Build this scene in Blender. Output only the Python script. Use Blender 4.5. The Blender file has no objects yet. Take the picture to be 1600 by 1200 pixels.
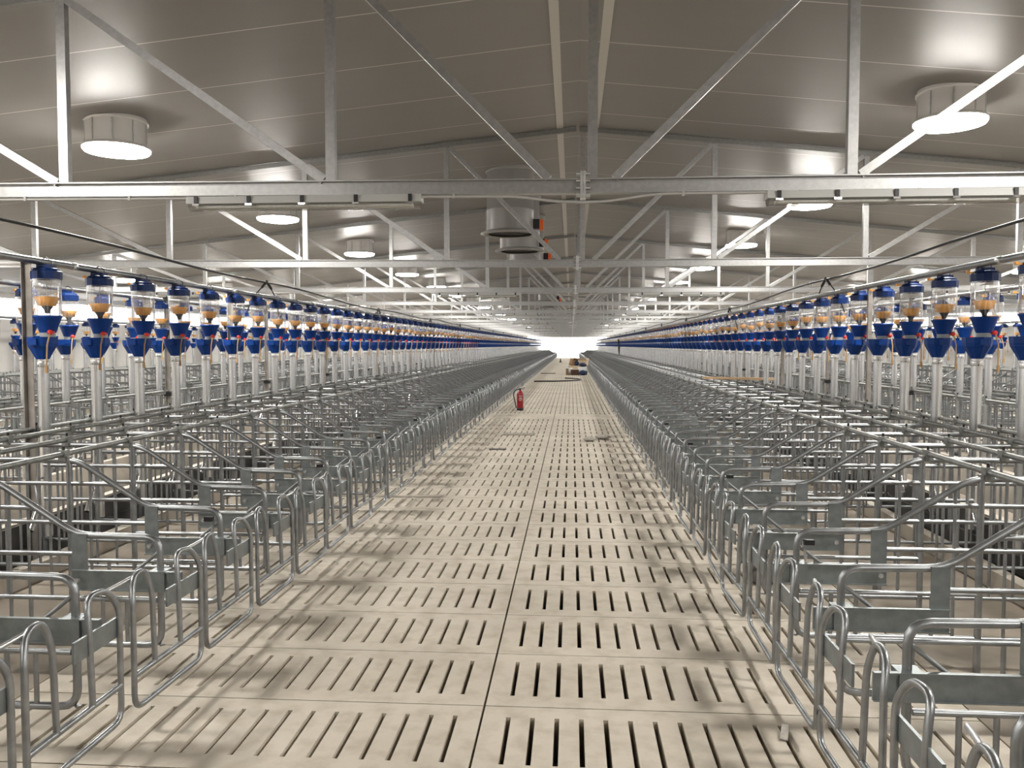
import bpy, math, random
from mathutils import Vector, Matrix
random.seed(7)
PI = math.pi
S = bpy.context.scene
C = S.collection

# ------------------------------------------------------------------ camera, world, exposure
cam_d = bpy.data.cameras.new('camera')
cam_d.sensor_width = 36.0
cam_d.lens = 36.0 * 1300 / 1600
cam_d.clip_end = 400
cam = bpy.data.objects.new('camera', cam_d)
C.objects.link(cam)
cam.location = (0, 0, 1.6)
cam.rotation_euler = (math.radians(90 - 2.6865), 0, math.radians(4.0874))
S.camera = cam
S.view_settings.view_transform = 'Standard'
S.view_settings.look = 'None'
S.view_settings.gamma = 1
S.view_settings.use_curve_mapping = False
S.view_settings.exposure = 1.06
WORLD_STRENGTH = 3.2
LAMP_STRENGTH = 81.0
w = bpy.data.worlds.new('sky'); S.world = w; w.use_nodes = True
w.node_tree.nodes['Background'].inputs[0].default_value = (1.0, 0.985, 0.96, 1)
w.node_tree.nodes['Background'].inputs[1].default_value = WORLD_STRENGTH
try:
    S.cycles.transparent_max_bounces = 128
    S.cycles.max_bounces = 7
    S.cycles.diffuse_bounces = 4
    S.cycles.glossy_bounces = 3
    S.cycles.transmission_bounces = 4
    S.cycles.caustics_reflective = False
    S.cycles.caustics_refractive = False
    S.cycles.sample_clamp_indirect = 6
except Exception:
    pass

# ------------------------------------------------------------------ materials
def mat(name, col, rough=.5, metal=0.0, noise=0.0, nscale=8.0, bump=0.0, emit=0.0, spec=None, col2=None, coords='Object', rvar=0.0):
    m = bpy.data.materials.new(name); m.use_nodes = True
    nt = m.node_tree; b = nt.nodes['Principled BSDF']
    b.inputs['Base Color'].default_value = (*col, 1)
    b.inputs['Roughness'].default_value = rough
    b.inputs['Metallic'].default_value = metal
    if spec is not None: b.inputs['Specular IOR Level'].default_value = spec
    if noise or col2:
        tc = nt.nodes.new('ShaderNodeTexCoord')
        n = nt.nodes.new('ShaderNodeTexNoise'); n.inputs['Scale'].default_value = nscale; n.inputs['Detail'].default_value = 5
        nt.links.new(tc.outputs[coords], n.inputs['Vector'])
        r = nt.nodes.new('ShaderNodeValToRGB')
        c2 = col2 or tuple(c * (1 - noise) for c in col)
        r.color_ramp.elements[0].position = .35; r.color_ramp.elements[0].color = (*c2, 1)
        r.color_ramp.elements[1].position = .65; r.color_ramp.elements[1].color = (*col, 1)
        nt.links.new(n.outputs['Fac'], r.inputs['Fac'])
        nt.links.new(r.outputs['Color'], b.inputs['Base Color'])
        if bump:
            bm_ = nt.nodes.new('ShaderNodeBump'); bm_.inputs['Strength'].default_value = bump; bm_.inputs['Distance'].default_value = .01
            nt.links.new(n.outputs['Fac'], bm_.inputs['Height']); nt.links.new(bm_.outputs['Normal'], b.inputs['Normal'])
        if rvar:
            mr = nt.nodes.new('ShaderNodeMapRange'); mr.inputs['To Min'].default_value = rough - rvar; mr.inputs['To Max'].default_value = rough + rvar
            nt.links.new(n.outputs['Fac'], mr.inputs['Value']); nt.links.new(mr.outputs['Result'], b.inputs['Roughness'])
    if emit:
        b.inputs['Emission Color'].default_value = (*col, 1); b.inputs['Emission Strength'].default_value = emit
    return m

M = {}
M['galv'] = mat('galvanised_tube', (.37, .385, .40), .36, .9, .25, 14, rvar=.06, coords='Object')
M['galv_plate'] = mat('galvanised_plate', (.30, .33, .34), .45, .8, .25, 18, rvar=.08)
M['galv_beam'] = mat('galvanised_beam', (.44, .44, .44), .36, .8, .14, 30, rvar=.05)
M['galv_bright'] = mat('bright_zinc', (.72, .73, .74), .33, .85, .15, 20, rvar=.06)
M['rail'] = mat('weathered_rail', (.33, .34, .33), .45, .8, .3, 20)
M['post'] = mat('post_steel', (.40, .37, .34), .5, .75, .3, 9)
M['zinc_tube'] = mat('zinc_drop_tube', (.74, .75, .77), .24, .95)
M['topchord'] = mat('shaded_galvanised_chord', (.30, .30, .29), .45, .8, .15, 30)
M['drum'] = mat('lamp_drum', (.78, .76, .74), .35, .2)
M['chrome'] = mat('polished_steel', (.85, .85, .86), .15, 1.0)
M['blue'] = mat('blue_plastic', (.004, .050, .27), .36, 0, .1, 6, spec=.3)
M['blue_dark'] = mat('blue_lid_plastic', (.004, .024, .12), .4, spec=.3)
M['orange'] = mat('orange_plastic', (.95, .43, .07), .42)
M['red'] = mat('red_plastic', (.75, .04, .03), .4)
M['cord'] = mat('tan_cord', (.48, .30, .14), .8)
M['black'] = mat('black_plastic', (.012, .012, .014), .45)
M['neck'] = mat('grey_neck', (.34, .36, .38), .4)
M['pvc'] = mat('grey_pvc', (.42, .41, .40), .45)
M['housing'] = mat('lamp_housing_grey', (.46, .46, .45), .5)
M['wallm'] = mat('white_wall_panel', (.80, .79, .77), .45, 0, .05, 2)
M['frame'] = mat('white_frame', (.75, .75, .74), .4)
M['trough'] = mat('dark_trough_liner', (.12, .115, .11), .45, 0, .4, 5)
M['pit'] = mat('dark_pit', (.01, .009, .008), .9)
M['curb'] = mat('curb_concrete', (.56, .51, .44), .8, 0, .15, 6, bump=.1)
M['solid'] = mat('smooth_stall_concrete', (.36, .31, .25), .75, 0, .3, 2.6, bump=.08)
M['ground'] = mat('yard_concrete', (.6, .58, .54), .9, 0, .1, 1)
M['strip'] = mat('ridge_flashing', (.60, .58, .54), .4)
M['flue'] = mat('grey_flue_plastic', (.30, .29, .28), .4)
M['act'] = mat('orange_actuator', (.85, .16, .03), .4)
M['ext'] = mat('extinguisher_red', (.30, .012, .02), .3)
M['white'] = mat('white_card', (.85, .85, .85), .6)
M['cardboard'] = mat('brown_cardboard', (.30, .18, .09), .8, 0, .15, 6)
M['darkcard'] = mat('dark_brown_carton', (.07, .035, .02), .8)
M['lightcard'] = mat('pale_cardboard', (.66, .52, .36), .8)
M['navy'] = mat('navy_plastic_film', (.02, .035, .09), .35)
M['wood'] = mat('pale_timber', (.62, .42, .24), .7, 0, .2, 10)
M['rag'] = mat('grey_rag', (.46, .43, .39), .9, 0, .3, 25)
M['lumpm'] = mat('dark_grey_bag', (.17, .165, .16), .85, 0, .3, 20)
M['lamp'] = mat('lamp_diffuser', (1.0, .965, .90), .5, emit=LAMP_STRENGTH)

def concrete_floor():
    m = bpy.data.materials.new('slatted_concrete'); m.use_nodes = True
    nt = m.node_tree; b = nt.nodes['Principled BSDF']; N = nt.nodes; L = nt.links
    tc = N.new('ShaderNodeTexCoord')
    n1 = N.new('ShaderNodeTexNoise'); n1.inputs['Scale'].default_value = 1.1; n1.inputs['Detail'].default_value = 6
    n2 = N.new('ShaderNodeTexNoise'); n2.inputs['Scale'].default_value = 9; n2.inputs['Detail'].default_value = 6
    n3 = N.new('ShaderNodeTexNoise'); n3.inputs['Scale'].default_value = 60; n3.inputs['Detail'].default_value = 3
    for n in (n1, n2, n3): L.new(tc.outputs['Object'], n.inputs['Vector'])
    r1 = N.new('ShaderNodeValToRGB')
    r1.color_ramp.elements[0].position = .3; r1.color_ramp.elements[0].color = (.48, .43, .36, 1)
    r1.color_ramp.elements[1].position = .7; r1.color_ramp.elements[1].color = (.62, .565, .485, 1)
    L.new(n1.outputs['Fac'], r1.inputs['Fac'])
    r2 = N.new('ShaderNodeValToRGB')
    r2.color_ramp.elements[0].position = .30; r2.color_ramp.elements[0].color = (.80, .78, .74, 1)
    r2.color_ramp.elements[1].position = .55; r2.color_ramp.elements[1].color = (1, 1, 1, 1)
    L.new(n2.outputs['Fac'], r2.inputs['Fac'])
    mx = N.new('ShaderNodeMixRGB'); mx.blend_type = 'MULTIPLY'; mx.inputs[0].default_value = 1
    L.new(r1.outputs['Color'], mx.inputs[1]); L.new(r2.outputs['Color'], mx.inputs[2])
    L.new(mx.outputs['Color'], b.inputs['Base Color'])
    b.inputs['Roughness'].default_value = .72
    bp = N.new('ShaderNodeBump'); bp.inputs['Strength'].default_value = .12; bp.inputs['Distance'].default_value = .004
    L.new(n3.outputs['Fac'], bp.inputs['Height']); L.new(bp.outputs['Normal'], b.inputs['Normal'])
    return m
M['floor'] = concrete_floor()

def ceiling_mat():
    m = bpy.data.materials.new('sandwich_panel_ceiling'); m.use_nodes = True
    nt = m.node_tree; b = nt.nodes['Principled BSDF']; N = nt.nodes; L = nt.links
    tc = N.new('ShaderNodeTexCoord'); sx = N.new('ShaderNodeSeparateXYZ'); L.new(tc.outputs['Object'], sx.inputs[0])
    ad = N.new('ShaderNodeMath'); ad.operation = 'ADD'; ad.inputs[1].default_value = 113 - 6.4; L.new(sx.outputs['Y'], ad.inputs[0])
    mo = N.new('ShaderNodeMath'); mo.operation = 'MODULO'; mo.inputs[1].default_value = 1.13; L.new(ad.outputs[0], mo.inputs[0])
    lt = N.new('ShaderNodeMath'); lt.operation = 'LESS_THAN'; lt.inputs[1].default_value = .016; L.new(mo.outputs[0], lt.inputs[0])
    mpg = N.new('ShaderNodeMapping'); mpg.inputs['Scale'].default_value = (1, 5, 1); L.new(tc.outputs['Object'], mpg.inputs['Vector'])
    n = N.new('ShaderNodeTexNoise'); n.inputs['Scale'].default_value = .8; n.inputs['Detail'].default_value = 3; L.new(mpg.outputs['Vector'], n.inputs['Vector'])
    r = N.new('ShaderNodeValToRGB')
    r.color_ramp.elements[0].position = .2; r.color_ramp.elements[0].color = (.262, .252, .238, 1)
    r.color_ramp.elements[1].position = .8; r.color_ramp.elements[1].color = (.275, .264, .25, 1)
    L.new(n.outputs['Fac'], r.inputs['Fac'])
    mx = N.new('ShaderNodeMixRGB'); mx.inputs[2].default_value = (.62, .60, .57, 1)
    L.new(lt.outputs[0], mx.inputs[0]); L.new(r.outputs['Color'], mx.inputs[1]); L.new(mx.outputs['Color'], b.inputs['Base Color'])
    b.inputs['Roughness'].default_value = .42; b.inputs['Specular IOR Level'].default_value = .4
    bp = N.new('ShaderNodeBump'); bp.inputs['Strength'].default_value = .3; bp.inputs['Distance'].default_value = .01
    L.new(lt.outputs[0], bp.inputs['Height']); L.new(bp.outputs['Normal'], b.inputs['Normal'])
    return m
M['ceiling'] = ceiling_mat()

def clear_mat(name, tint=(.97, .975, .98), blend=.4, rough=.1, glint_streaks=.1, edge=.8):
    m = bpy.data.materials.new(name); m.use_nodes = True
    nt = m.node_tree; N = nt.nodes; L = nt.links; N.clear()
    o = N.new('ShaderNodeOutputMaterial'); t = N.new('ShaderNodeBsdfTransparent'); g = N.new('ShaderNodeBsdfGlossy'); d = N.new('ShaderNodeBsdfDiffuse')
    f = N.new('ShaderNodeLayerWeight'); mx = N.new('ShaderNodeMixShader'); m2 = N.new('ShaderNodeMixShader'); pw = N.new('ShaderNodeMath')
    t.inputs[0].default_value = (*tint, 1); g.inputs['Roughness'].default_value = rough; d.inputs[0].default_value = (.95, .95, .95, 1)
    f.inputs['Blend'].default_value = blend; pw.operation = 'MULTIPLY'; pw.inputs[1].default_value = edge
    L.new(f.outputs['Facing'], pw.inputs[0]); L.new(pw.outputs[0], mx.inputs[0])
    L.new(t.outputs[0], m2.inputs[1]); L.new(d.outputs[0], m2.inputs[2])
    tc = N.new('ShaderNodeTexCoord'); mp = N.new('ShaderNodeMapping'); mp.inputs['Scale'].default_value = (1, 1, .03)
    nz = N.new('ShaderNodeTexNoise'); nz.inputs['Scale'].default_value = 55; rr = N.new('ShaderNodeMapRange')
    rr.inputs['From Min'].default_value = .42; rr.inputs['From Max'].default_value = .70; rr.inputs['To Min'].default_value = glint_streaks * .4; rr.inputs['To Max'].default_value = glint_streaks * 2.6  # vertical streaks paint white window light, as if refracted, into the clear plastic
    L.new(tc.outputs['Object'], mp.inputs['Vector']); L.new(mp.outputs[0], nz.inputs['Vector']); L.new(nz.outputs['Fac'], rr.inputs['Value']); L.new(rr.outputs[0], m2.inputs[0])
    L.new(m2.outputs[0], mx.inputs[1]); L.new(g.outputs[0], mx.inputs[2]); L.new(mx.outputs[0], o.inputs[0])
    return m
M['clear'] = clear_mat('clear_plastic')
M['pane'] = mat('milky_daylit_pane', (1, .985, .96), .5, emit=1.5)
M['tubecover'] = clear_mat('clear_diffuser', (.85, .85, .83), .4, .12, .03)

# ------------------------------------------------------------------ mesh helpers
class MB:
    def __init__(s): s.v = []; s.f = []; s.m = []; s.sm = []
    def add(s, vs, fs, m, smooth=False):
        o = len(s.v); s.v += [tuple(v) for v in vs]
        for f in fs: s.f.append(tuple(i + o for i in f)); s.m.append(m); s.sm.append(smooth)
        return s
    def box(s, x0, x1, y0, y1, z0, z1, m='galv'):
        vs = [(x, y, z) for z in (z0, z1) for y in (y0, y1) for x in (x0, x1)]
        return s.add(vs, [(0, 2, 3, 1), (4, 5, 7, 6), (0, 1, 5, 4), (2, 6, 7, 3), (0, 4, 6, 2), (1, 3, 7, 5)], m)
    def bar(s, p, q, wd, h, m='galv', up=(0, 0, 1)):
        p = Vector(p); q = Vector(q); d = (q - p).normalized(); u = Vector(up)
        a = d.cross(u).normalized() * wd / 2; b = a.cross(d).normalized() * h / 2
        vs = [p - a - b, p + a - b, p + a + b, p - a + b, q - a - b, q + a - b, q + a + b, q - a + b]
        return s.add(vs, [(0, 1, 2, 3), (7, 6, 5, 4), (0, 4, 5, 1), (1, 5, 6, 2), (2, 6, 7, 3), (3, 7, 4, 0)], m)
    def tube(s, pts, r, n=8, m='galv', cap=True, r2=None):
        P = [Vector(p) for p in pts]; k = len(P); rings = []; nrm = None
        for i in range(k):
            t = ((P[min(i + 1, k - 1)] - P[i]).normalized() + (P[i] - P[max(i - 1, 0)]).normalized())
            if t.length < 1e-6: t = P[min(i + 1, k - 1)] - P[max(i - 1, 0)]
            t.normalize()
            if nrm is None:
                a = Vector((0, 0, 1)) if abs(t.z) < .9 else Vector((1, 0, 0)); nrm = (a - t * a.dot(t)).normalized()
            else: nrm = (nrm - t * nrm.dot(t)).normalized()
            b = t.cross(nrm); rr = r if r2 is None else r + (r2 - r) * i / (k - 1)
            rings.append([P[i] + (nrm * math.cos(2 * PI * j / n) + b * math.sin(2 * PI * j / n)) * rr for j in range(n)])
        vs = [v for rg in rings for v in rg]
        fs = [(i * n + j, i * n + (j + 1) % n, (i + 1) * n + (j + 1) % n, (i + 1) * n + j) for i in range(k - 1) for j in range(n)]
        s.add(vs, fs, m, True)
        if cap:
            s.add(rings[0], [tuple(range(n))[::-1]], m); s.add(rings[-1], [tuple(range(n))], m)
        return s
    def lathe(s, prof, c=(0, 0), n=16, m='blue', flat=False, sx=1.0, sy=1.0, rot=0):
        vs = [(c[0] + sx * r * math.cos(2 * PI * j / n + rot), c[1] + sy * r * math.sin(2 * PI * j / n + rot), z) for r, z in prof for j in range(n)]
        fs = [(i * n + j, i * n + (j + 1) % n, (i + 1) * n + (j + 1) % n, (i + 1) * n + j) for i in range(len(prof) - 1) for j in range(n)]
        return s.add(vs, fs, m, not flat)
    def ball(s, c, r, m, n=8):
        k = n // 2
        return s.lathe([(max(1e-4, r * math.sin(PI * i / k)), c[2] - r * math.cos(PI * i / k)) for i in range(k + 1)], (c[0], c[1]), n, m)
    def join(s, o, dx=0, dy=0, dz=0):
        b = len(s.v); s.v += [(x + dx, y + dy, z + dz) for x, y, z in o.v]
        s.f += [tuple(i + b for i in f) for f in o.f]; s.m += o.m; s.sm += o.sm
        return s
    def mesh(s, name):
        me = bpy.data.meshes.new(name); me.from_pydata(s.v, [], s.f)
        names = list(dict.fromkeys(s.m)); ix = {k: i for i, k in enumerate(names)}
        for k in names: me.materials.append(M[k])
        me.polygons.foreach_set('material_index', [ix[k] for k in s.m])
        me.polygons.foreach_set('use_smooth', s.sm)
        me.update(); return me
    def build(s, name, parent=None, loc=None):
        o = bpy.data.objects.new(name, s.mesh(name)); C.objects.link(o)
        if parent: o.parent = parent
        if loc: o.location = loc
        return o

def rounded(pts, r, k=4):
    P = [Vector(p) for p in pts]; out = [P[0]]
    for i in range(1, len(P) - 1):
        a, b, c = P[i - 1], P[i], P[i + 1]
        rr = min(r, (a - b).length * .48, (c - b).length * .48)
        p = b + (a - b).normalized() * rr; q = b + (c - b).normalized() * rr
        for j in range(k + 1):
            t = j / k; out.append(p * (1 - t) ** 2 + b * 2 * t * (1 - t) + q * t * t)
    out.append(P[-1]); return out

def tag(o, label, cat, group=None, kind=None):
    o['label'] = label; o['category'] = cat
    if group: o['group'] = group
    if kind: o['kind'] = kind
    return o
def struct(o): o['kind'] = 'structure'; return o
def empty(name, loc=(0, 0, 0)):
    o = bpy.data.objects.new(name, None); C.objects.link(o); o.location = loc; o.empty_display_size = .1; return o
def copy_tree(o, parent=None):
    c = o.copy(); C.objects.link(c)
    if parent: c.parent = parent
    for ch in list(o.children): copy_tree(ch, c)
    return c
ONES = ['', 'first', 'second', 'third', 'fourth', 'fifth', 'sixth', 'seventh', 'eighth', 'ninth', 'tenth', 'eleventh', 'twelfth', 'thirteenth',
        'fourteenth', 'fifteenth', 'sixteenth', 'seventeenth', 'eighteenth', 'nineteenth']
def ordinal(n):
    if n < 20: return ONES[n]
    T = {2: ('twenty', 'twentieth'), 3: ('thirty', 'thirtieth'), 4: ('forty', 'fortieth'), 5: ('fifty', 'fiftieth'), 6: ('sixty', 'sixtieth'), 7: ('seventy', 'seventieth')}[n // 10]
    return T[1] if n % 10 == 0 else T[0] + '-' + ONES[n % 10]

# ------------------------------------------------------------------ dimensions
Y_NEAR, Y_FAR = -6.0, 106.0
XL, XR = -14.0, 14.1
RX, RZ = .07, 4.30                      # ridge
def roof(x): return RZ - .1 * abs(x - RX)
PITCH = .68
def row_y(k): return 3.22 + PITCH * k   # gap between neighbouring rear gates
# (gate x, direction towards the heads, partition offset)
ROWS = {'A_left': (-1.80, -1, .57), 'A_right': (.96, 1, .25), 'B_left': (-7.48, 1, .57), 'B_right': (6.72, -1, .25),
        'C_left': (-10.4, -1, .57), 'C_right': (9.7, 1, .25)}
NROW = 151

# ------------------------------------------------------------------ floor
seams = [3.605 + .625 * k for k in range(-15, 165)]
def slat_panel(mb, x0, x1, y0, y1, xs):
    D = -.2; hw = .0105; ya, yb = y0 + .11, y0 + .515; m = 'floor'
    def q(a, b, c, d): mb.add([a, b, c, d], [(0, 1, 2, 3)], m)
    def top(xa, xb, ya_, yb_): q((xa, ya_, 0), (xb, ya_, 0), (xb, yb_, 0), (xa, yb_, 0))
    for (a, b, c, d) in ((x0, y0, x1, y0), (x1, y0, x1, y1), (x1, y1, x0, y1), (x0, y1, x0, y0)):
        q((a, b, D), (c, d, D), (c, d, 0), (a, b, 0))
    if not xs:
        top(x0, x1, y0, y1); return
    top(x0, x1, y0, ya); top(x0, x1, yb, y1)
    edge = x0
    for x in xs:
        a, b = x - hw, x + hw
        top(edge, a, ya, yb); edge = b
        q((a, ya, D), (a, ya, 0), (a, yb, 0), (a, yb, D)); q((b, yb, D), (b, yb, 0), (b, ya, 0), (b, ya, D))
        q((a, ya, D), (b, ya, D), (b, ya, 0), (a, ya, 0)); q((b, yb, D), (a, yb, D), (a, yb, 0), (b, yb, 0))
    top(edge, x1, ya, yb)
fl = MB()
xr = [-.265 + .104 * i for i in range(19)]
xl = [-.495 - .104 * i for i in range(19)][::-1]
for k, y in enumerate(seams[:-1]):
    kk = k - 15
    solid = kk in (23, 24)
    slat_panel(fl, -.375, 1.74, y + .004, y + .621, [] if solid else xr)
    slat_panel(fl, -2.5, -.386, y + .004, y + .621, [] if solid else xl)
    slat_panel(fl, -11.0, -6.85, y + .004, y + .621, []); slat_panel(fl, 6.1, 10.2, y + .004, y + .621, [])
struct(fl.build('floor'))
fs = MB()
for a, b in ((-3.60, -2.508), (1.748, 2.755), (-4.98, -4.30), (3.51, 4.19), (-6.842, -5.68), (4.93, 6.09), (-12.2, -11.01), (10.21, 11.5), (XL, -12.6), (11.9, XR)):
    fs.box(a, b, Y_NEAR, Y_FAR, -.12, 0, 'solid')
struct(fs.build('floor'))
pf = MB(); pf.box(XL, XR, Y_NEAR, Y_FAR, -.7, -.6, 'pit'); struct(pf.build('floor'))
g = MB(); g.box(-60, 60, Y_FAR + .3, 190, -.12, -.05, 'ground'); g.box(-60, XL - .2, -30, Y_FAR + .3, -.12, -.05, 'ground'); g.box(XR + .2, 60, -30, Y_FAR + .3, -.12, -.05, 'ground')
struct(g.build('ground'))

# ------------------------------------------------------------------ ceiling, walls, windows
c = MB()
c.add([(XL, Y_NEAR, roof(XL)), (RX, Y_NEAR, RZ), (XR, Y_NEAR, roof(XR)), (XL, Y_FAR, roof(XL)), (RX, Y_FAR, RZ), (XR, Y_FAR, roof(XR)),
       (XL, Y_NEAR, roof(XL) + .1), (RX, Y_NEAR, RZ + .1), (XR, Y_NEAR, roof(XR) + .1), (XL, Y_FAR, roof(XL) + .1), (RX, Y_FAR, RZ + .1), (XR, Y_FAR, roof(XR) + .1)],
      [(0, 3, 4, 1), (1, 4, 5, 2), (6, 7, 10, 9), (7, 8, 11, 10), (0, 1, 7, 6), (1, 2, 8, 7), (3, 9, 10, 4), (4, 10, 11, 5)], 'ceiling')
struct(c.build('ceiling'))
t = MB()
for x0, x1 in ((-.19, -.11), (.245, .325)):
    za, zb = roof(x0) - .001, roof(x1) - .001
    t.add([(x0, Y_NEAR, za), (x1, Y_NEAR, zb), (x1, Y_FAR, zb), (x0, Y_FAR, za), (x0, Y_NEAR, za - .006), (x1, Y_NEAR, zb - .006), (x1, Y_FAR, zb - .006), (x0, Y_FAR, za - .006)],
          [(4, 7, 6, 5), (0, 4, 5, 1), (1, 5, 6, 2), (3, 2, 6, 7), (0, 3, 7, 4)], 'strip')
struct(t.build('trim_1'))
WZ0, WZ1 = 2.20, 2.80
for side, xw, sg in (('left', XL, -1), ('right', XR, 1)):
    a, b = sorted((xw, xw + sg * .12))
    m = MB(); m.box(a, b, Y_NEAR, Y_FAR, -.12, WZ0, 'wallm'); m.box(a, b, Y_NEAR, Y_FAR, WZ1, roof(xw) + .05, 'wallm')
    y = Y_NEAR
    while y < Y_FAR:
        m.box(a, b, y, y + .15, WZ0, WZ1, 'wallm'); y += 5.0
    struct(m.build('wall_' + side))
n = 0
for side, xw, sg in (('left', XL, -1), ('right', XR, 1)):
    y = Y_NEAR
    while y + 5 < Y_FAR:
        n += 1; y0, y1 = y + .15, y + 5; xm = xw + sg * .06
        f = MB()
        for p, q in (((xm, y0, WZ0 + .02), (xm, y1, WZ0 + .02)), ((xm, y0, WZ1 - .02), (xm, y1, WZ1 - .02))): f.bar(p, q, .05, .04, 'frame')
        for yy in (y0 + .02, (y0 + y1) / 2, y1 - .02): f.bar((xm, yy, WZ0), (xm, yy, WZ1), .05, .04, 'frame', (0, 1, 0))
        fo = struct(f.build('window_%d' % n))
        p = MB(); p.box(xm - .004, xm + .004, y0, y1, WZ0, WZ1, 'pane'); p.build('pane', fo)
        y += 5.0
m = MB()   # far gable with its wide open doorway
DX0, DX1, DZ = -6.2, 5.6, 2.55
for a, b, z0, z1 in ((XL, DX0, -.12, 2.8), (DX1, XR, -.12, 2.8), (DX0, DX1, DZ, 2.8)): m.box(a, b, Y_FAR, Y_FAR + .15, z0, z1, 'wallm')
m.add([(XL, Y_FAR, 2.8), (XR, Y_FAR, 2.8), (XR, Y_FAR, roof(XR)), (RX, Y_FAR, RZ), (XL, Y_FAR, roof(XL))], [(0, 1, 2, 3, 4)], 'wallm')
struct(m.build('wall_far'))
m = MB(); m.box(XL, XR, Y_NEAR - .15, Y_NEAR, -.12, 2.8, 'wallm')
m.add([(XL, Y_NEAR, 2.8), (XR, Y_NEAR, 2.8), (XR, Y_NEAR, roof(XR)), (RX, Y_NEAR, RZ), (XL, Y_NEAR, roof(XL))], [(4, 3, 2, 1, 0)], 'wallm')
struct(m.build('wall_near'))

# ------------------------------------------------------------------ troughs (long continuous runs)
def trough(gx, d, label):
    e = empty('feeding_trough', (gx + d * 2.04, Y_NEAR + .01, 0))
    def X(s): return (s - 2.04) * d
    L = Y_FAR - Y_NEAR - .02
    def bx(mb, s0, s1, z0, z1, m): a, b = sorted((X(s0), X(s1))); mb.box(a, b, 0, L, z0, z1, m)
    c1 = MB(); bx(c1, 1.80, 1.89, -.12, .12, 'curb'); c1.build('front_curb', e)
    c2 = MB(); bx(c2, 2.22, 2.30, -.12, .30, 'curb'); c2.build('back_curb', e)
    l = MB(); bx(l, 1.89, 2.22, -.10, -.06, 'trough'); bx(l, 1.89, 1.90, -.06, .10, 'trough'); bx(l, 2.205, 2.22, -.06, .285, 'trough')
    # ribs along the liner
    bx(l, 2.185, 2.205, .10, .115, 'trough')
    l.build('liner', e)
    tag(e, label, 'trough')
trough(-1.80, -1, 'dark lined concrete feed trough under the first row of feeders left of the aisle')
trough(.96, 1, 'dark lined concrete feed trough under the first row of feeders right of the aisle')
trough(-7.48, 1, 'dark lined concrete feed trough under the second row of feeders to the left')
trough(6.72, -1, 'dark lined concrete feed trough under the second row of feeders to the right')
trough(-10.4, -1, 'dark lined concrete feed trough under the far row nearest the left wall')
trough(9.7, 1, 'dark lined concrete feed trough under the far row nearest the right wall')

# ------------------------------------------------------------------ trusses
TRUSS_Y = [5.4 + 5.05 * k for k in range(-2, 20)]
VERT_X = [-12.35, -10.56, -8.77, -6.98, -5.17, -3.38, -1.57, .131, 1.743, 3.55, 5.35, 7.15, 8.95, 10.75, 12.5]
def chord_z(x): return 2.613 + (.006 * abs(x) if x < 0 else .001 * x)
def ibeam(mb, p, q, h=.094, wd=.07, m='galv_beam'):
    p = Vector(p); q = Vector(q)
    up = Vector((0, 1, 0)).cross((q - p).normalized()); up = up if up.z > 0 else -up
    mb.bar(p, q, .006, h, m)
    for sg in (1, -1): mb.bar(p + up * sg * (h / 2 - .004), q + up * sg * (h / 2 - .004), wd, .008, m)
def truss_parts():
    P = []
    def part(name, mb): P.append((name, mb))
    tz = lambda x: roof(x) - .036
    a = MB(); ibeam(a, (XL + .05, 0, chord_z(XL)), (.052, 0, chord_z(0))); part('bottom_chord', a)
    a = MB(); ibeam(a, (.088, 0, chord_z(0)), (XR - .05, 0, chord_z(XR))); part('bottom_chord', a)
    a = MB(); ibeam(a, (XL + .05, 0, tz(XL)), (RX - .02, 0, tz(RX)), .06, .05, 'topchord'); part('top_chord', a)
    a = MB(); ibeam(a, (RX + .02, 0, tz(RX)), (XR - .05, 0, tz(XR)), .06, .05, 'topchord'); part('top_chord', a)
    for x in VERT_X:
        z0, z1 = chord_z(x) + .047, tz(x) - .04
        if z1 - z0 < .05: continue
        a = MB()
        wv = .062
        a.box(x - wv / 2, x + wv / 2, -.024, -.019, z0, z1, 'galv_beam')
        a.box(x - wv / 2, x - wv / 2 + .005, -.019, .026, z0, z1, 'galv_beam'); a.box(x + wv / 2 - .005, x + wv / 2, -.019, .026, z0, z1, 'galv_beam')
        part('vertical', a)
    left = [x for x in VERT_X if x < 0][::-1]; right = [x for x in VERT_X if x > .5]
    for seq, st in ((left, -.10), (right, .22)):
        prev = st
        for x in seq:
            z1 = tz(x) - .04; z0 = chord_z(prev) + .05
            sg = 1 if x > prev else -1
            if z1 - z0 > .08:
                a = MB(); a.bar((prev + sg * .05, 0, z0), (x - sg * .04, 0, z1), .045, .052, 'galv_beam'); part('diagonal', a)
            prev = x
    a = MB()
    for x0 in (.052, .071): a.box(x0, x0 + .017, -.045, .045, 2.535, 2.705, 'galv_bright')
    for z in (2.56, 2.60, 2.645, 2.69):
        for yy in (-.03, .03): a.tube([(.025, yy, z), (.115, yy, z)], .009, 6, 'galv_bright')
    part('splice_plate', a)
    for x in (XL + .08, XR - .08):
        a = MB(); a.box(x - .06, x + .06, -.06, .06, -.1, chord_z(x) - .05, 'galv_beam'); part('column', a)
    return P
tp = truss_parts()
truss0 = empty('roof_truss', (0, TRUSS_Y[0], 0))
for nme, mb in tp: mb.build(nme, truss0)
allm = MB()
for nme, mb in tp: allm.join(mb)
truss_far = allm.mesh('roof_truss')
tn = 0
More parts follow.
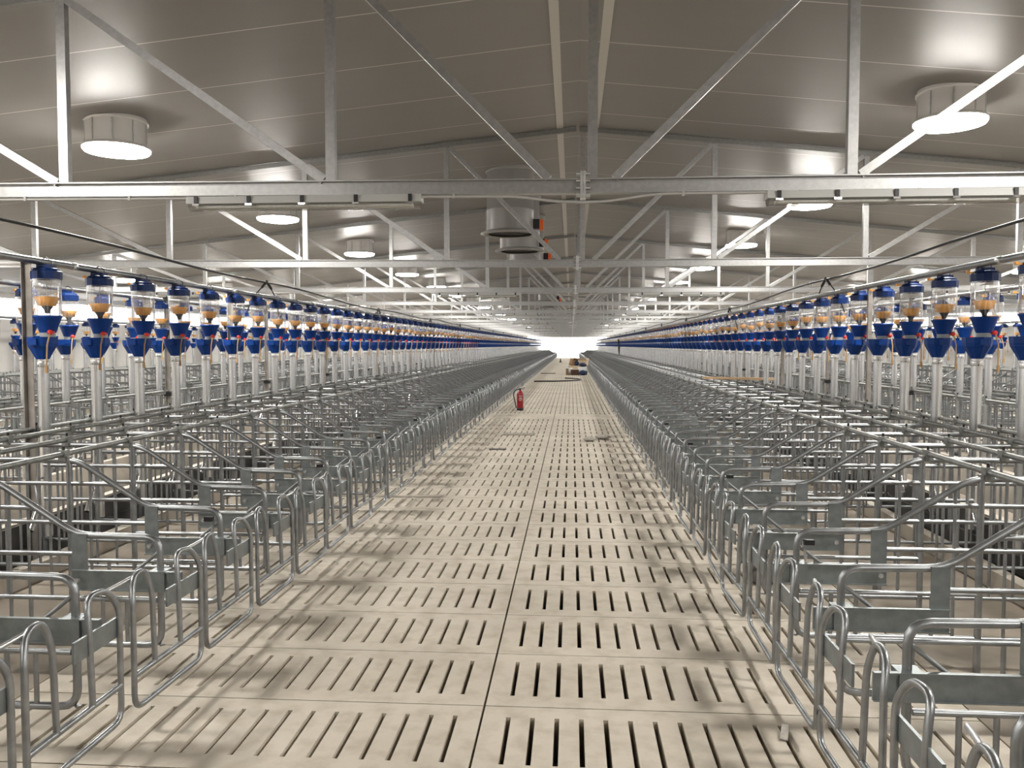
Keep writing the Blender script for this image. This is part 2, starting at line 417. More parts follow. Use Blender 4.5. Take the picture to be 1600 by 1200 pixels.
for k, y in enumerate(TRUSS_Y):
    vis = k - 1    # first in view has index 2 -> 1
    if k <= 9: o = truss0 if k == 0 else copy_tree(truss0)
    else: o = bpy.data.objects.new('roof_truss', truss_far); C.objects.link(o)
    o.location = (0, y, 0)
    if k < 2:
        tag(o, 'galvanised steel roof truss behind the camera, nearer to the %s' % ('rear wall' if k == 0 else 'camera'), 'roof truss', 'roof trusses across the barn')
    elif vis <= 9:
        tag(o, 'galvanised steel roof truss across the barn, %s from the camera' % ordinal(vis), 'roof truss', 'roof trusses across the barn')
    else:
        tag(o, 'distant galvanised steel roof truss far down the barn, %s from the camera' % ordinal(vis), 'roof truss', 'roof trusses across the barn')

# ------------------------------------------------------------------ ceiling lamps
def lamp_proto(x):
    e = empty('ceiling_lamp'); z = roof(x) ; dz = .045
    a = MB(); a.lathe([(.285, .30), (.285, .0)], n=28, m='drum'); a.lathe([(.30, .255), (.30, .235), (.285, .235)], n=28, m='drum')
    for i in range(9): t0 = 2 * PI * i / 9 + .2; a.bar((.288 * math.cos(t0), .288 * math.sin(t0), .0), (.288 * math.cos(t0), .288 * math.sin(t0), .25), .012, .012, 'galv_bright', (math.cos(t0), math.sin(t0), 0))
    a.build('housing', e)
    a = MB(); a.lathe([(.285, .02), (.31, .015), (.322, -.002), (.322, -.014), (.30, -.014)], n=28, m='drum'); a.build('rim', e)
    a = MB(); a.lathe([(.312, -.012), (.316, -.026), (.300, -.046), (.22, -.062), (.10, -.07), (.001, -.072)], n=28, m='lamp'); a.build('diffuser', e)
    return e
LY = [-1.9, 3.2, 8.15, 12.75, 17.75, 22.95, 28.0] + [28.0 + 5.1 * i for i in range(1, 16)]
lp = None
for x, nm in ((-4.56, 'just left of the aisle feeders'), (3.52, 'just right of the aisle feeders'), (-9.85, 'over the far left of the barn'), (9.3, 'over the far right of the barn')):
    vis = 0
    for y in LY:
        o = lamp_proto(x) if lp is None else copy_tree(lp)
        lp = lp or o
        o.location = (x, y, roof(x) - .26)
        if y > 4: vis += 1
        if y < 4: lab = 'round drum lamp %s, outside the view, %s' % (nm, 'over the camera' if y > 0 else 'behind the camera')
        else: lab = 'glowing round drum lamp %s, %s from the camera' % (nm, ordinal(vis))
        tag(o, lab, 'ceiling lamp', 'round drum lamps ' + nm)

# ------------------------------------------------------------------ fluorescent fixtures and conduits under trusses
def tube_light():
    e = empty('tube_light'); L = 1.56
    a = MB(); a.add([(-L / 2, -.045, -.002), (L / 2, -.045, -.002), (L / 2, .045, -.002), (-L / 2, .045, -.002), (-L / 2, -.055, -.05), (L / 2, -.055, -.05), (L / 2, .055, -.05), (-L / 2, .055, -.05)],
                    [(0, 1, 2, 3), (7, 6, 5, 4), (0, 4, 5, 1), (2, 6, 7, 3), (0, 3, 7, 4), (1, 5, 6, 2)], 'housing'); a.build('housing', e)
    a = MB(); n = 10
    prof = [(.052 * math.cos(PI * j / n), -.052 - .042 * math.sin(PI * j / n)) for j in range(n + 1)]
    vs = [(x, y, z) for x in (-L / 2 + .01, L / 2 - .01) for y, z in prof]
    a.add(vs, [(j, j + 1, n + 2 + j, n + 1 + j) for j in range(n)] , 'tubecover', True)
    a.add(vs, [tuple(range(n + 1)), tuple(range(2 * n + 1, n, -1))], 'tubecover'); a.build('diffuser', e)
    a = MB()
    for yy in (-.02, .02): a.tube([(-L / 2 + .06, yy, -.068), (L / 2 - .06, yy, -.068)], .011, 8, 'white')
    a.build('fluorescent_tube', e)
    for i in range(5):
        for sg in (-1,):
            x = -L / 2 + .07 + i * (L - .14) / 4
            a = MB(); a.box(x - .012, x + .012, -.062, -.052, -.058, -.004, 'black'); a.box(x - .022, x + .022, -.064, -.054, -.064, -.052, 'chrome'); a.build('clip', e)
    return e
fp = None
for ti in range(2, 20, 2):
    y = TRUSS_Y[ti]
    for x, sd in ((-1.75, 'left'), (2.0, 'right'), (-7.2, 'far left'), (7.4, 'far right')):
        if abs(x) > 5 and ti > 8: continue
        o = tube_light() if fp is None else copy_tree(fp)
        fp = fp or o
        o.location = (x, y, chord_z(x) - .048)
        tag(o, 'tube light under the %s truss from the camera, %s of the joint' % (ordinal(ti - 1), sd), 'tube light', 'unlit tube lights under the trusses')
    for x0, x1, sg in ((XL + .2, -.35, 'left'), (.42, XR - .2, 'right')):
        a = MB(); z = 2.54
        if sg == 'left': pts = rounded([(x0, y - .035, chord_z(x0) - .068), (x1, y - .035, chord_z(0) - .062), (-.12, y - .035, 2.515), (.07, y - .035, 2.508)], .12)
        else: pts = rounded([(.07, y - .035, 2.508), (.24, y - .035, 2.512), (x0 + .1, y - .035, chord_z(0) - .058), (x1, y - .035, chord_z(x1) - .062)], .12)
        a.tube(pts, .009, 6, 'pvc')
        xx = -13 if sg == 'left' else .7
        while xx < (-.4 if sg == 'left' else 13.5):
            a.box(xx - .008, xx + .008, y - .047, y - .022, chord_z(xx) - .075, chord_z(xx) - .046, 'pvc'); xx += .72
        o = a.build('conduit')
        tag(o, 'grey conduit under the %s truss from the camera, %s half' % (ordinal(ti - 1), sg), 'conduit', 'conduits under the trusses')

# ------------------------------------------------------------------ exhaust flues at the ridge
def flue(loc, label):
    x, y = loc; e = empty('exhaust_flue', (x, y, 3.27))
    zt = roof(x) - 3.27
    a = MB(); a.lathe([(.35, zt + .03), (.35, .35), (.355, .34), (.355, .32), (.35, .31), (.35, .02)], n=32, m='flue'); a.build('shaft', e)
    a = MB(); a.lathe([(.35, .03), (.44, .0), (.445, -.015), (.37, -.03), (.33, -.02)], n=32, m='flue'); a.build('bell_mouth', e)
    a = MB(); a.lathe([(.352, zt + .05), (.375, zt + .045), (.375, zt - .035), (.352, zt - .045)], n=32, m='flue'); a.build('ceiling_collar', e)
    a = MB(); a.lathe([(.001, .10), (.33, .10)], n=24, m='black'); a.build('damper', e)
    b = MB(); b.box(.345, .44, -.05, .05, .06, .20, 'black'); bo = b.build('actuator', e)
    a = MB(); a.box(.44, .50, -.06, .06, .04, .19, 'act'); a.build('actuator_cover', bo)
    tag(e, label, 'exhaust flue', 'grey exhaust flues under the ridge')
for i, y in enumerate((12.5, 14.8, 17.1)):
    flue((-.92, y), 'grey round exhaust flue left of the ridge with orange actuator, %s from the camera' % ONES[i + 1])
for i, y in enumerate((32.0, 34.4, 36.8)):
    flue((-.92, y), 'grey round exhaust flue far down the ridge, %s of the distant three' % ONES[i + 1])

# ------------------------------------------------------------------ sow stalls
def stall_meshes(d, poff, n=8):
    """s runs from the rear gate to the head; y from this stall's near gap"""
    X = lambda s: s * d
    R1, R2, R3 = .0165, .0125, .009
    P = {}
    p = poff
    side = MB()
    side.tube([Vector((X(s), p, z)) for s, z in [(v.x, v.z) for v in rounded([(1.0, 0, .165), (.15, 0, .165), (.15, 0, .685), (.56, 0, .69), (.97, 0, .952), (2.12, 0, .952)], .075, 4)]], R1, n)
    side.tube([(X(.15), p, .165), (X(.15), p, .17)], R1, 4)
    side.tube([(X(1.0), p, .165), (X(2.1), p, .165)], R2, n)
    side.tube([(X(.17), p, .385), (X(1.02), p, .385)], R2, n)
    side.tube([(X(.55), p, .60), (X(1.62), p, .60)], R2, n)
    side.tube(rounded([(X(.70), p, .775), (X(.77), p, .82), (X(1.62), p, .82)], .05, 3), R2, n)
    for s in (.32, .44, .80): side.tube([(X(s), p, .165), (X(s), p, .385)], R3 + .002, 6)
    for i, s in enumerate((.90, 1.14, 1.27, 1.40, 1.53, 1.66, 1.79, 1.93)):
        side.tube([(X(s), p, .165), (X(s), p, .90 if s < 1 else .952)], R3, 6)
    for s in (1.02, 2.08):
        side.tube([(X(s), p, .0 if s < 2 else -.06), (X(s), p, .975)], .0175, n)
    side.tube([(X(.15), p, .62), (X(.30), p, .50)], R3, 6)
    P['side_panel'] = side
    # vertical plate and the flat latch arm
    pl = MB(); a, b = sorted((X(.50), X(.575))); pl.box(a, b, p - .022, p - .014, .44, .70, 'galv_plate'); P['plate'] = pl
    la = MB(); a, b = sorted((X(.03), X(.57))); la.box(a, b, p - .034, p - .024, .44, .525, 'galv_plate'); la.box(a, b, p - .044, p - .024, .525, .531, 'galv_plate')
    la.box(a, b, p - .044, p - .024, .434, .44, 'galv_plate')
    a, b = sorted((X(.11), X(.19))); la.box(a, b, p - .046, p + .03, .44, .532, 'galv_plate')
    la.tube([(X(.54), p - .05, .482), (X(.54), p - .02, .482)], .012, 8, 'galv_bright')
    P['latch_arm'] = la
    # small handle by the post
    hb = MB(); hb.bar((X(.19), p - .03, .53), (X(.175), p - .03, .64), .012, .012, 'chrome'); a, b = sorted((X(.175), X(.225))); hb.box(a, b, p - .045, p - .02, .625, .65, 'black')
    P['latch_handle'] = hb
    # rear gate: two narrow loops tied by a bottom tube and an inner bar
    g = MB(); y0, y1 = .04, .63; r = R2
    ln = X(.03)
    top = lambda yo, yi, lean: rounded([(0, yo, .20), (0, yo, .55), (lean * .8, yo + (yi - yo) * .25, .635), (lean, yi - (yi - yo) * .12, .645), (lean * .3, yi, .545), (0, yi, .235)], .06, 4)
    g.tube(rounded([(0, y0, .22), (0, y0, .09), (0, y1, .09), (0, y1, .22)], .07, 4), r, n)
    g.tube(top(y0, y0 + .165, ln), r, n); g.tube(top(y1, y1 - .20, ln), r, n)
    g.tube([(0, y0, .232), (0, y1, .232)], r, n)
    P['rear_gate'] = g
    gl = MB(); gl.tube([(ln, y0 + (.05 if d < 0 else .13), .630), (ln + X(.05), y0 + (-.10 if d < 0 else .32), .60)], .009, 6, 'galv_bright'); P['gate_rod'] = gl
    gp = MB(); a, b = sorted((X(.006), X(.016)))
    gp.box(a, b, y1 - .30, y1 + .015, .43, .51, 'galv_plate'); P['gate_plate'] = gp
    # drinker pipe over the trough
    dr = MB(); dr.tube([(X(1.98), .36, .46), (X(1.97), .25, .30)], .021, 10, 'chrome'); dr.tube([(X(1.98), .36, .46), (X(2.0), .36, .62), (X(2.08), p if abs(p - .3) < .4 else .3, .64)], .009, 6, 'galv')
    P['drinker'] = dr
    for ci, s in enumerate((1.05, 1.46, 1.86, 2.12)):
        cl = MB(); P['rail_clamp%d' % ci] = cl
        cl.box(X(s) - .022, X(s) + .022, p - .022, p + .022, .948, 1.010, 'rail'); cl.tube([(X(s), p, .98), (X(s), p, 1.03)], .008, 6, 'black')
    return P
def stall_full(P):
    e = empty('sow_stall')
    for k in ('side_panel', 'plate', 'latch_arm', 'drinker', 'rail_clamp0', 'rail_clamp1', 'rail_clamp2', 'rail_clamp3', 'rear_gate'):
        o = P[k].build(k.rstrip('0123'), e)
        if k == 'latch_arm': P['latch_handle'].build('latch_handle', o)
        if k == 'rear_gate': P['gate_rod'].build('gate_rod', o); P['gate_plate'].build('gate_plate', o)
    return e
# rows: (name, gate parts, near full copies, near single-mesh copies)
NEAR = {'A_left': 45, 'A_right': 45, 'B_left': 12, 'B_right': 12, 'C_left': 0, 'C_right': 0}
KEEP = {'A_left': 107, 'A_right': 106, 'B_left': 38, 'B_right': 38, 'C_left': 13, 'C_right': 13}
START = {'A_left': -3, 'A_right': -3, 'B_left': 2, 'B_right': 4, 'C_left': 14, 'C_right': 19}
UNSEEN = {'A_left': 2, 'A_right': 1, 'B_left': 4, 'B_right': 4, 'C_left': 3, 'C_right': 3}
WHERE = {'A_left': 'in the row left of the aisle', 'A_right': 'in the row right of the aisle', 'B_left': 'in the second row to the left',
         'B_right': 'in the second row to the right', 'C_left': 'in the last row by the left wall', 'C_right': 'in the last row by the right wall'}
full_cache = {}; low_cache = {}
stuff = MB()
for row, (gx, d, po) in ROWS.items():
    key = (d, po)
    if key not in full_cache:
        PP = stall_meshes(d, po); full_cache[key] = [PP, None, None]
        j = MB(); LP = stall_meshes(d, po, 5)
        for k in LP: j.join(LP[k])
        low_cache[key] = j; full_cache[key][2] = j.mesh('sow_stall')
    PP, proto, lowmesh = full_cache[key]
    for i in range(KEEP[row]):
        k = START[row] + i
        if i < NEAR[row]:
            if full_cache[key][1] is None: o = full_cache[key][1] = stall_full(PP)
            else: o = copy_tree(full_cache[key][1])
            for ch in list(o.children):
                if ch.name.startswith('latch_arm') and row.startswith('A') and (i * 7) % 3 != 1 and i > 0:
                    for hh in list(ch.children): bpy.data.objects.remove(hh)
                    continue
                if ch.name.startswith('rear_gate') and row.startswith('A'): ch.rotation_euler.z = random.uniform(-.03, .03)
        else:
            o = bpy.data.objects.new('sow_stall', lowmesh); C.objects.link(o)
        o.location = (gx, row_y(k), 0)
        n_ = i + 1 - UNSEEN[row]
        if n_ < 1:
            tag(o, 'galvanised sow stall %s, outside the view' % WHERE[row], 'sow stall', 'unseen sow stalls ' + WHERE[row])
        elif n_ < 71:
            tag(o, 'galvanised tube sow stall %s, %s from the camera' % (WHERE[row], ordinal(n_)), 'sow stall', 'sow stalls ' + WHERE[row])
        else:
            tag(o, 'tiny far-off sow stall %s, near the doorway' % WHERE[row], 'sow stall', 'far-off sow stalls ' + WHERE[row])

def stall_light(d, p):
    X = lambda s: s * d; a = MB()
    a.tube([(X(1.0), p, .165), (X(.15), p, .165), (X(.15), p, .67), (X(.56), p, .69), (X(.97), p, .952), (X(2.12), p, .952)], .0165, 4, cap=False)
    for z, s0, s1 in ((.165, 1, 2.1), (.385, .15, 1.0), (.60, .55, 1.62), (.82, .75, 1.62)): a.tube([(X(s0), p, z), (X(s1), p, z)], .0125, 3, cap=False)
    for s in (.9, 1.14, 1.27, 1.4, 1.53, 1.66, 1.79): a.tube([(X(s), p, .165), (X(s), p, .96)], .009, 3, cap=False)
    for s in (1.02, 2.08): a.tube([(X(s), p, 0), (X(s), p, 1.0)], .02, 3, cap=False)
    b0, b1 = sorted((X(.03), X(.57))); a.box(b0, b1, p - .034, p - .024, .434, .531, 'galv_plate')
    b0, b1 = sorted((X(.50), X(.575))); a.box(b0, b1, p - .022, p - .014, .44, .70, 'galv_plate')
    a.tube([(0, .205, .235), (0, .205, .60), (0, .12, .65), (0, .04, .58), (0, .04, .09), (0, .63, .09), (0, .63, .58), (0, .55, .65), (0, .43, .60), (0, .43, .235)], .014, 4, cap=False)
    a.tube([(0, .04, .232), (0, .63, .232)], .014, 3, cap=False)
    return a
for row, (gx, d, po) in ROWS.items():
    q = stall_light(d, po)
    for k in range(START[row] + KEEP[row], {'A': 150, 'B': 110, 'C': 60}[row[0]]): stuff.join(q, gx, row_y(k), 0)
o = stuff.build('sow_stalls'); tag(o, 'dense grey run of remaining galvanised sow stalls in the far distance', 'sow stalls', kind='stuff')

# ------------------------------------------------------------------ long rails over the stalls
RN = {1.05: 'rail at the bent bars', 1.46: 'second rail in from the bent bars', 1.86: 'third rail in from the bent bars', 2.12: 'rail nearest the feed tubes'}
SIDE = {'A_left': 'row left of the aisle', 'A_right': 'row right of the aisle', 'B_left': 'second row to the left', 'B_right': 'second row to the right',
        'C_left': 'last row by the left wall', 'C_right': 'last row by the right wall'}
for row, (gx, d, po) in ROWS.items():
    for s, nm in RN.items():
        a = MB(); y0 = row_y(START[row]) + po - .1 if row[0] == 'A' else row_y(START[row]) + po - .1
        a.tube([(gx + d * s, y0, .987), (gx + d * s, 105.0, .987)], .0165, 8, 'rail')
        tag(a.build('top_rail'), 'grey steel %s, %s' % (nm, SIDE[row]), 'rail', 'long rails on top of the stalls')

# ------------------------------------------------------------------ feed dispensers
def feeder_meshes(n=20, cone_z=0.0):
    P = {}
    a = MB(); a.lathe([(.040, .20), (.040, 1.53)], n=n, m='zinc_tube'); a.lathe([(.0405, 1.44), (.0425, 1.445), (.0425, 1.475), (.0405, 1.48)], n=n, m='galv_bright')
    a.tube([(-.006, -.042, 1.45), (-.006, -.030, 1.45)], .006, 6, 'black'); P['drop_tube'] = a
    a = MB(); a.lathe([(.038, 1.495), (.045, 1.497), (.098, 1.592), (.099, 1.600), (.103, 1.612), (.107, 1.658), (.102, 1.658), (.095, 1.60), (.04, 1.51)], n=10, m='blue', flat=True, rot=.3)
    a.box(-.03, .03, -.116, -.09, 1.60, 1.645, 'blue'); P['lower_hopper'] = a
    x = .045
    a = MB(); a.lathe([(.052, 1.64), (.052, 1.705)], (x, 0), n, 'neck'); P['neck'] = a
    a = MB(); a.lathe([(.055, 1.69), (.058, 1.70), (.092, 1.795), (.098, 1.80), (.098, 1.812), (.088, 1.80), (.05, 1.70)], (x, 0), n, 'blue'); P['upper_hopper'] = a
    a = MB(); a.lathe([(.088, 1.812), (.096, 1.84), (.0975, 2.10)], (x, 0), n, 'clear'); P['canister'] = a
    a = MB(); a.lathe([(.103, 2.075), (.104, 2.13), (.092, 2.137), (.085, 2.150), (.04, 2.165), (.001, 2.168)], (x, 0), 12, 'blue_dark', True); a.lathe([(.001, 2.08), (.099, 2.08)], (x, 0), 12, 'blue_dark')
    a.box(x - .05, x + .05, -.04, .04, 2.13, 2.178, 'blue_dark'); a.tube([(x - .06, 0, 2.17), (x - .06, 0, 2.205), (x, 0, 2.232), (x + .04, 0, 2.205), (x + .04, 0, 2.165)], .004, 5, 'black')
    P['lid'] = a
    a = MB(); a.box(x - .135, x - .07, -.009, .009, 2.137, 2.147, 'orange'); a.box(x - .135, x - .118, -.014, .014, 2.14, 2.157, 'orange'); P['lid_lever'] = a
    c = cone_z
    a = MB(); a.lathe([(.036, 1.868 + c), (.058, 1.872 + c), (.064, 1.90 + c), (.082, 1.935 + c), (.079, 1.937 + c), (.055, 1.90 + c), (.001, 1.89 + c)], (x, 0), n, 'orange'); P['measuring_cone'] = a
    a = MB(); a.lathe([(.001, 1.815 + c), (.016, 1.818 + c), (.020, 1.84 + c), (.036, 1.862 + c), (.038, 1.872 + c)], (x, 0), 10, 'black'); P['plug'] = a
    a = MB(); a.tube([(x, 0, 1.90 + c), (x, 0, 2.12)], .0025, 4, 'pvc'); P['pull_wire'] = a
    a = MB(); a.ball((x + .052, -.055, 1.69), .020, 'red', 10); a.box(x + .03, x + .07, -.045, -.03, 1.68, 1.70, 'red'); P['knob'] = a
    a = MB(); a.tube([(x + .055, -.062, 1.685), (x + .058, -.10, 1.60), (x + .055, -.112, 1.44)], .006, 6, 'cord'); a.box(x + .047, x + .063, -.120, -.104, 1.40, 1.45, 'cord'); P['cord'] = a
    return P
FE = {}
def feeder_full(v):
    P = feeder_meshes(20, v); e = empty('feed_dispenser')
    for k in ('drop_tube', 'lower_hopper', 'neck', 'upper_hopper', 'canister', 'lid', 'measuring_cone', 'knob'):
        o = P[k].build(k, e)
        if k == 'lid': P['lid_lever'].build('lid_lever', o)
        if k == 'measuring_cone': P['plug'].build('plug', o); P['pull_wire'].build('pull_wire', o)
        if k == 'knob': P['cord'].build('cord', o)
    return e
protos = [None] * 5; CZ = [0, -.004, .012, -.006, .03]
lowP = feeder_meshes(8); lj = MB()
for k in lowP:
    if k not in ('pull_wire', 'lid_lever', 'knob', 'cord'): lj.join(lowP[k])
feeder_low = lj.mesh('feed_dispenser')
FX = {'A_left': -3.84, 'A_right': 3.05, 'B_left': -5.45, 'B_right': 4.66, 'C_left': -12.44, 'C_right': 11.74}
FNEAR = {'A_left': 42, 'A_right': 42, 'B_left': 26, 'B_right': 26, 'C_left': 12, 'C_right': 12}
FKEEP = {'A_left': 105, 'A_right': 105, 'B_left': 36, 'B_right': 38, 'C_left': 14, 'C_right': 14}
FUNSEEN = {'A_left': 1, 'A_right': 1, 'B_left': 2, 'B_right': 4, 'C_left': 2, 'C_right': 2}
FY0 = {'A_left': 5.12, 'A_right': 5.15, 'B_left': 5.9, 'B_right': 6.28, 'C_left': 15.76, 'C_right': 20.96}
FW = {'A_left': 'in the first line left of the aisle', 'A_right': 'in the first line right of the aisle', 'B_left': 'in the second line to the left',
      'B_right': 'in the second line to the right', 'C_left': 'in the distant line by the left wall', 'C_right': 'in the distant line by the right wall'}
fst = MB(); lm = MB()
for k in ('lower_hopper', 'upper_hopper', 'lid', 'canister', 'measuring_cone'): lm.join(lowP[k])
lm2 = MB(); lm2.lathe([(.04, .2), (.04, 1.5)], n=6, m='zinc_tube'); lm.join(lm2)
for row, x in FX.items():
    for i in range(FKEEP[row]):
        if row[0] == 'A' and i in (22, 23) and row == 'A_left': pass
        if i < FNEAR[row]:
            v = random.randrange(5)
            if protos[v] is None: o = protos[v] = feeder_full(CZ[v])
            else: o = copy_tree(protos[v])
        else:
            o = bpy.data.objects.new('feed_dispenser', feeder_low); C.objects.link(o)
        o.location = (x, FY0[row] + PITCH * i, 0)
        if row[0] != 'A': o.rotation_euler.z = random.uniform(-.25, .25)
        n_ = i + 1 - FUNSEEN[row]
        if n_ < 1: tag(o, 'blue feed dispenser %s, outside the view' % FW[row], 'feed dispenser', 'unseen feed dispensers ' + FW[row])
        elif n_ < 71: tag(o, 'blue feed dispenser %s, %s from the camera' % (FW[row], ordinal(n_)), 'feed dispenser', 'feed dispensers ' + FW[row])
        else: tag(o, 'far-off blue feed dispenser %s, near the doorway' % FW[row], 'feed dispenser', 'far-off feed dispensers ' + FW[row])
    for i in range(FKEEP[row], {'A': 146, 'B': 120, 'C': 70}[row[0]]): fst.join(lm, x, FY0[row] + PITCH * i, 0)
o = fst.build('feed_dispensers'); tag(o, 'merging blue band of remaining feed dispensers in the far distance', 'feed dispensers', kind='stuff')
# ------------------------------------------------------------------ auger tubes, posts, hanging cables
AY = {'A': 2.0, 'B': 4.0, 'C': 10.0}
for row, x in FX.items():
    d = ROWS[row][1]
    e = empty('feed_auger_tube', (x, AY[row[0]], 2.205))
    a = MB(); a.tube([(0, 0, 0), (0, 103.5 - AY[row[0]], 0)], .027, 14, 'galv'); a.build('tube', e)
    y = 1.2; nb = 0
    while y < 60 and nb < 40:
        b = MB(); b.lathe([(.0275, -.03), (.031, -.03), (.031, .03), (.0275, .03)], n=12, m='galv_bright')
        b.v = [(vx, vz + y, vy) for vx, vy, vz in b.v]; b.build('sleeve', e); y += 3.0; nb += 1
    tag(e, 'steel feed auger tube above the feeders, %s' % SIDE[row], 'auger tube', 'feed auger tubes')
POSTS = {'A_left': (-3.93, [5.77 + 3.6 * i for i in range(-1, 27)]), 'A_right': (3.05 + .10, [5.45 + 3.62 * i for i in range(-1, 27)]),
         'B_left': (-5.35, [7.1 + 3.6 * i for i in range(12)]), 'B_right': (4.56, [8.0 + 3.6 * i for i in range(12)])}
post0 = {}
for row, (x, ys) in POSTS.items():
    d = ROWS[row][1]
    for i, y in enumerate(ys):
        if d not in post0:
            e = empty('auger_post')
            a = MB(); a.box(-.028, -.023, -.02, .02, 0, 2.27, 'post'); a.box(-.023, .028, .015, .02, 0, 2.27, 'post'); a.build('upright', e)
            a = MB(); a.bar((0, .03, 2.245), (d * .27, .03, 2.245), .03, .012, 'post'); a.build('top_bracket', e)
            a = MB(); a.box(-.05, .05, -.03, .04, .985, 1.035, 'black'); a.build('rail_clamp', e)
            a = MB(); a.box(-.03, .03, -.04, -.015, 2.27, 2.29, 'black'); a.tube([(0, 0, 2.26), (0, 0, 2.31)], .008, 6, 'black'); a.build('cable_clip', e)
            post0[d] = e; o = e
        else: o = copy_tree(post0[d])
        o.location = (x, y, -.06 if row[0] == 'A' else -.06)
        n_ = i if row[0] == 'A' else i + 1
        w_ = {'A_left': 'in the first feeder line to the left', 'A_right': 'in the first feeder line to the right', 'B_left': 'in the second feeder line to the left', 'B_right': 'in the second feeder line to the right'}[row]
        if n_ == 0: tag(o, 'slim steel post %s, beside the camera, unseen' % w_, 'post', 'auger posts ' + w_)
        else: tag(o, 'slim steel post %s, %s from the camera' % (w_, ordinal(n_)), 'post', 'auger posts ' + w_)
def cable(x, label, x2):
    e = empty('hanging_hose', (x, 2.0, 2.40))
    pts = []
    y = 0.0
    while y < 100:
        Y = y + 2.0
        z = 2.43 if Y < 7 else 2.43 - min(.13, (Y - 7) * .0145)
        z += .018 * math.cos(Y * 2 * PI / 6.1 + .6)
        pts.append((0, y, z - 2.40)); y += .5 if y < 30 else 2
    a = MB(); a.tube(pts, .0125, 8, 'black'); a.build('hose', e)
    n_ = 0
    for Y in [4.2 + 6.1 * i for i in range(13)]:
        z = (2.43 if Y < 7 else 2.43 - min(.13, (Y - 7) * .0145)) - 2.40 + .015
        b = MB(); y = Y - 2
        b.ball((0, y, z), .022, 'black')
        for sg in (-1, 1):
            b.tube([(0, y, z), (0, y + sg * .16, z - .08)], .017, 6, 'black')
            b.tube([(0, y + sg * .14, z - .07), (x2 * .4, y + sg * .42, z - .22), (x2, y + sg * .55, z - .42)], .008, 6, 'black')
        b.build('branch', e)
    tag(e, label, 'hose')
cable(-3.84, 'long black hose with forked branches strung above the left line of feeders', -.05)
cable(3.05, 'long black hose with forked branches strung above the right line of feeders', .05)

# ------------------------------------------------------------------ loose things in the aisle and on the stalls
e = empty('fire_extinguisher', (-1.25, 20.3, 0)); e.rotation_euler.z = .15
a = MB(); a.lathe([(.001, .015), (.068, .015), (.078, .03), (.080, .38), (.074, .425), (.045, .465), (.026, .478), (.026, .50), (.001, .50)], n=20, m='ext'); a.build('cylinder', e)
a = MB(); a.lathe([(.001, 0), (.072, 0), (.082, .01), (.084, .06), (.080, .062)], n=20, m='black'); a.build('foot_ring', e)
a = MB(); a.lathe([(.022, .50), (.022, .53), (.001, .53)], n=12, m='black'); a.bar((-.03, 0, .53), (.12, 0, .555), .022, .012, 'black'); a.bar((-.03, 0, .525), (.10, 0, .515), .02, .01, 'black'); a.build('handle', e)
a = MB(); a.tube(rounded([(-.02, 0, .515), (-.12, -.01, .50), (-.17, -.02, .40), (-.13, -.03, .22), (-.10, -.04, .06)], .08, 4), .013, 8, 'black'); a.build('hose', e)
a = MB()
for z0, z1, wd in ((.34, .365, .045), (.27, .285, .05), (.24, .255, .035), (.29, .32, .03)):
    vs = []
    for z in (z0, z1):
        for j in range(5): t = -PI / 2 - wd / .081 + j * wd / .081 / 2; vs.append((.0812 * math.cos(t), .0812 * math.sin(t), z))
    a.add(vs, [(j, j + 1, 6 + j, 5 + j) for j in range(4)], 'rag')
lb = a.build('label', e); lb['label'] = 'pale printed label lines'
tag(e, 'red fire extinguisher with black hose standing in the aisle', 'fire extinguisher')

def carton(loc, size, rz, m, label, tilt=(0, 0), open_top=False, mt=None, name='carton'):
    x, y, z = size; e = empty(name, loc); e.rotation_euler = (tilt[0], tilt[1], rz)
    a = MB(); t = .008
    a.box(-x / 2, x / 2, -y / 2, y / 2, 0, t, m)
    for b in ((-x / 2, x / 2, -y / 2, -y / 2 + t), (-x / 2, x / 2, y / 2 - t, y / 2), (-x / 2, -x / 2 + t, -y / 2, y / 2), (x / 2 - t, x / 2, -y / 2, y / 2)): a.box(*b, t, z, m)
    a.build('box_body', e)
    if open_top:
        for sg in (-1, 1):
            a = MB(); a.bar((0, sg * y / 2, z), (0, sg * (y / 2 + .10), z + .10), x, .006, m, (0, 0, 1)); a.build('flap', e)
    else:
        for sg in (-1, 1):
            a = MB(); a.box(-x / 2, x / 2, min(0, sg * y / 2), max(0, sg * y / 2), z, z + .006, mt or m); a.build('flap', e)
    tag(e, label, 'box', 'cartons heaped at the right side of the aisle'); return e
carton((.18, 44.3, 0), (.40, .36, .30), .05, 'darkcard', 'dark brown carton with white lid at the front of the heap in the aisle', mt='white')
carton((.60, 44.55, 0), (.48, .42, .44), -.08, 'white', 'white carton right of the dark brown one in the heap', mt='cardboard')
carton((-.10, 44.75, 0), (.26, .40, .40), .2, 'white', 'tall white carton at the left edge of the heap', mt='navy')
carton((-.23, 44.45, 0), (.12, .30, .34), .1, 'cardboard', 'narrow brown carton standing leftmost in the heap')
carton((.25, 45.3, 0), (.80, .50, .47), .05, 'lightcard', 'wide pale carton behind, carrying the upper boxes of the heap')
carton((.66, 45.2, .476), (.42, .36, .30), -.35, 'lightcard', 'open pale carton on top right of the heap', open_top=True)
carton((.05, 45.25, .476), (.30, .30, .30), .5, 'cardboard', 'tilted open carton on top left of the heap', tilt=(0, .3), open_top=True)
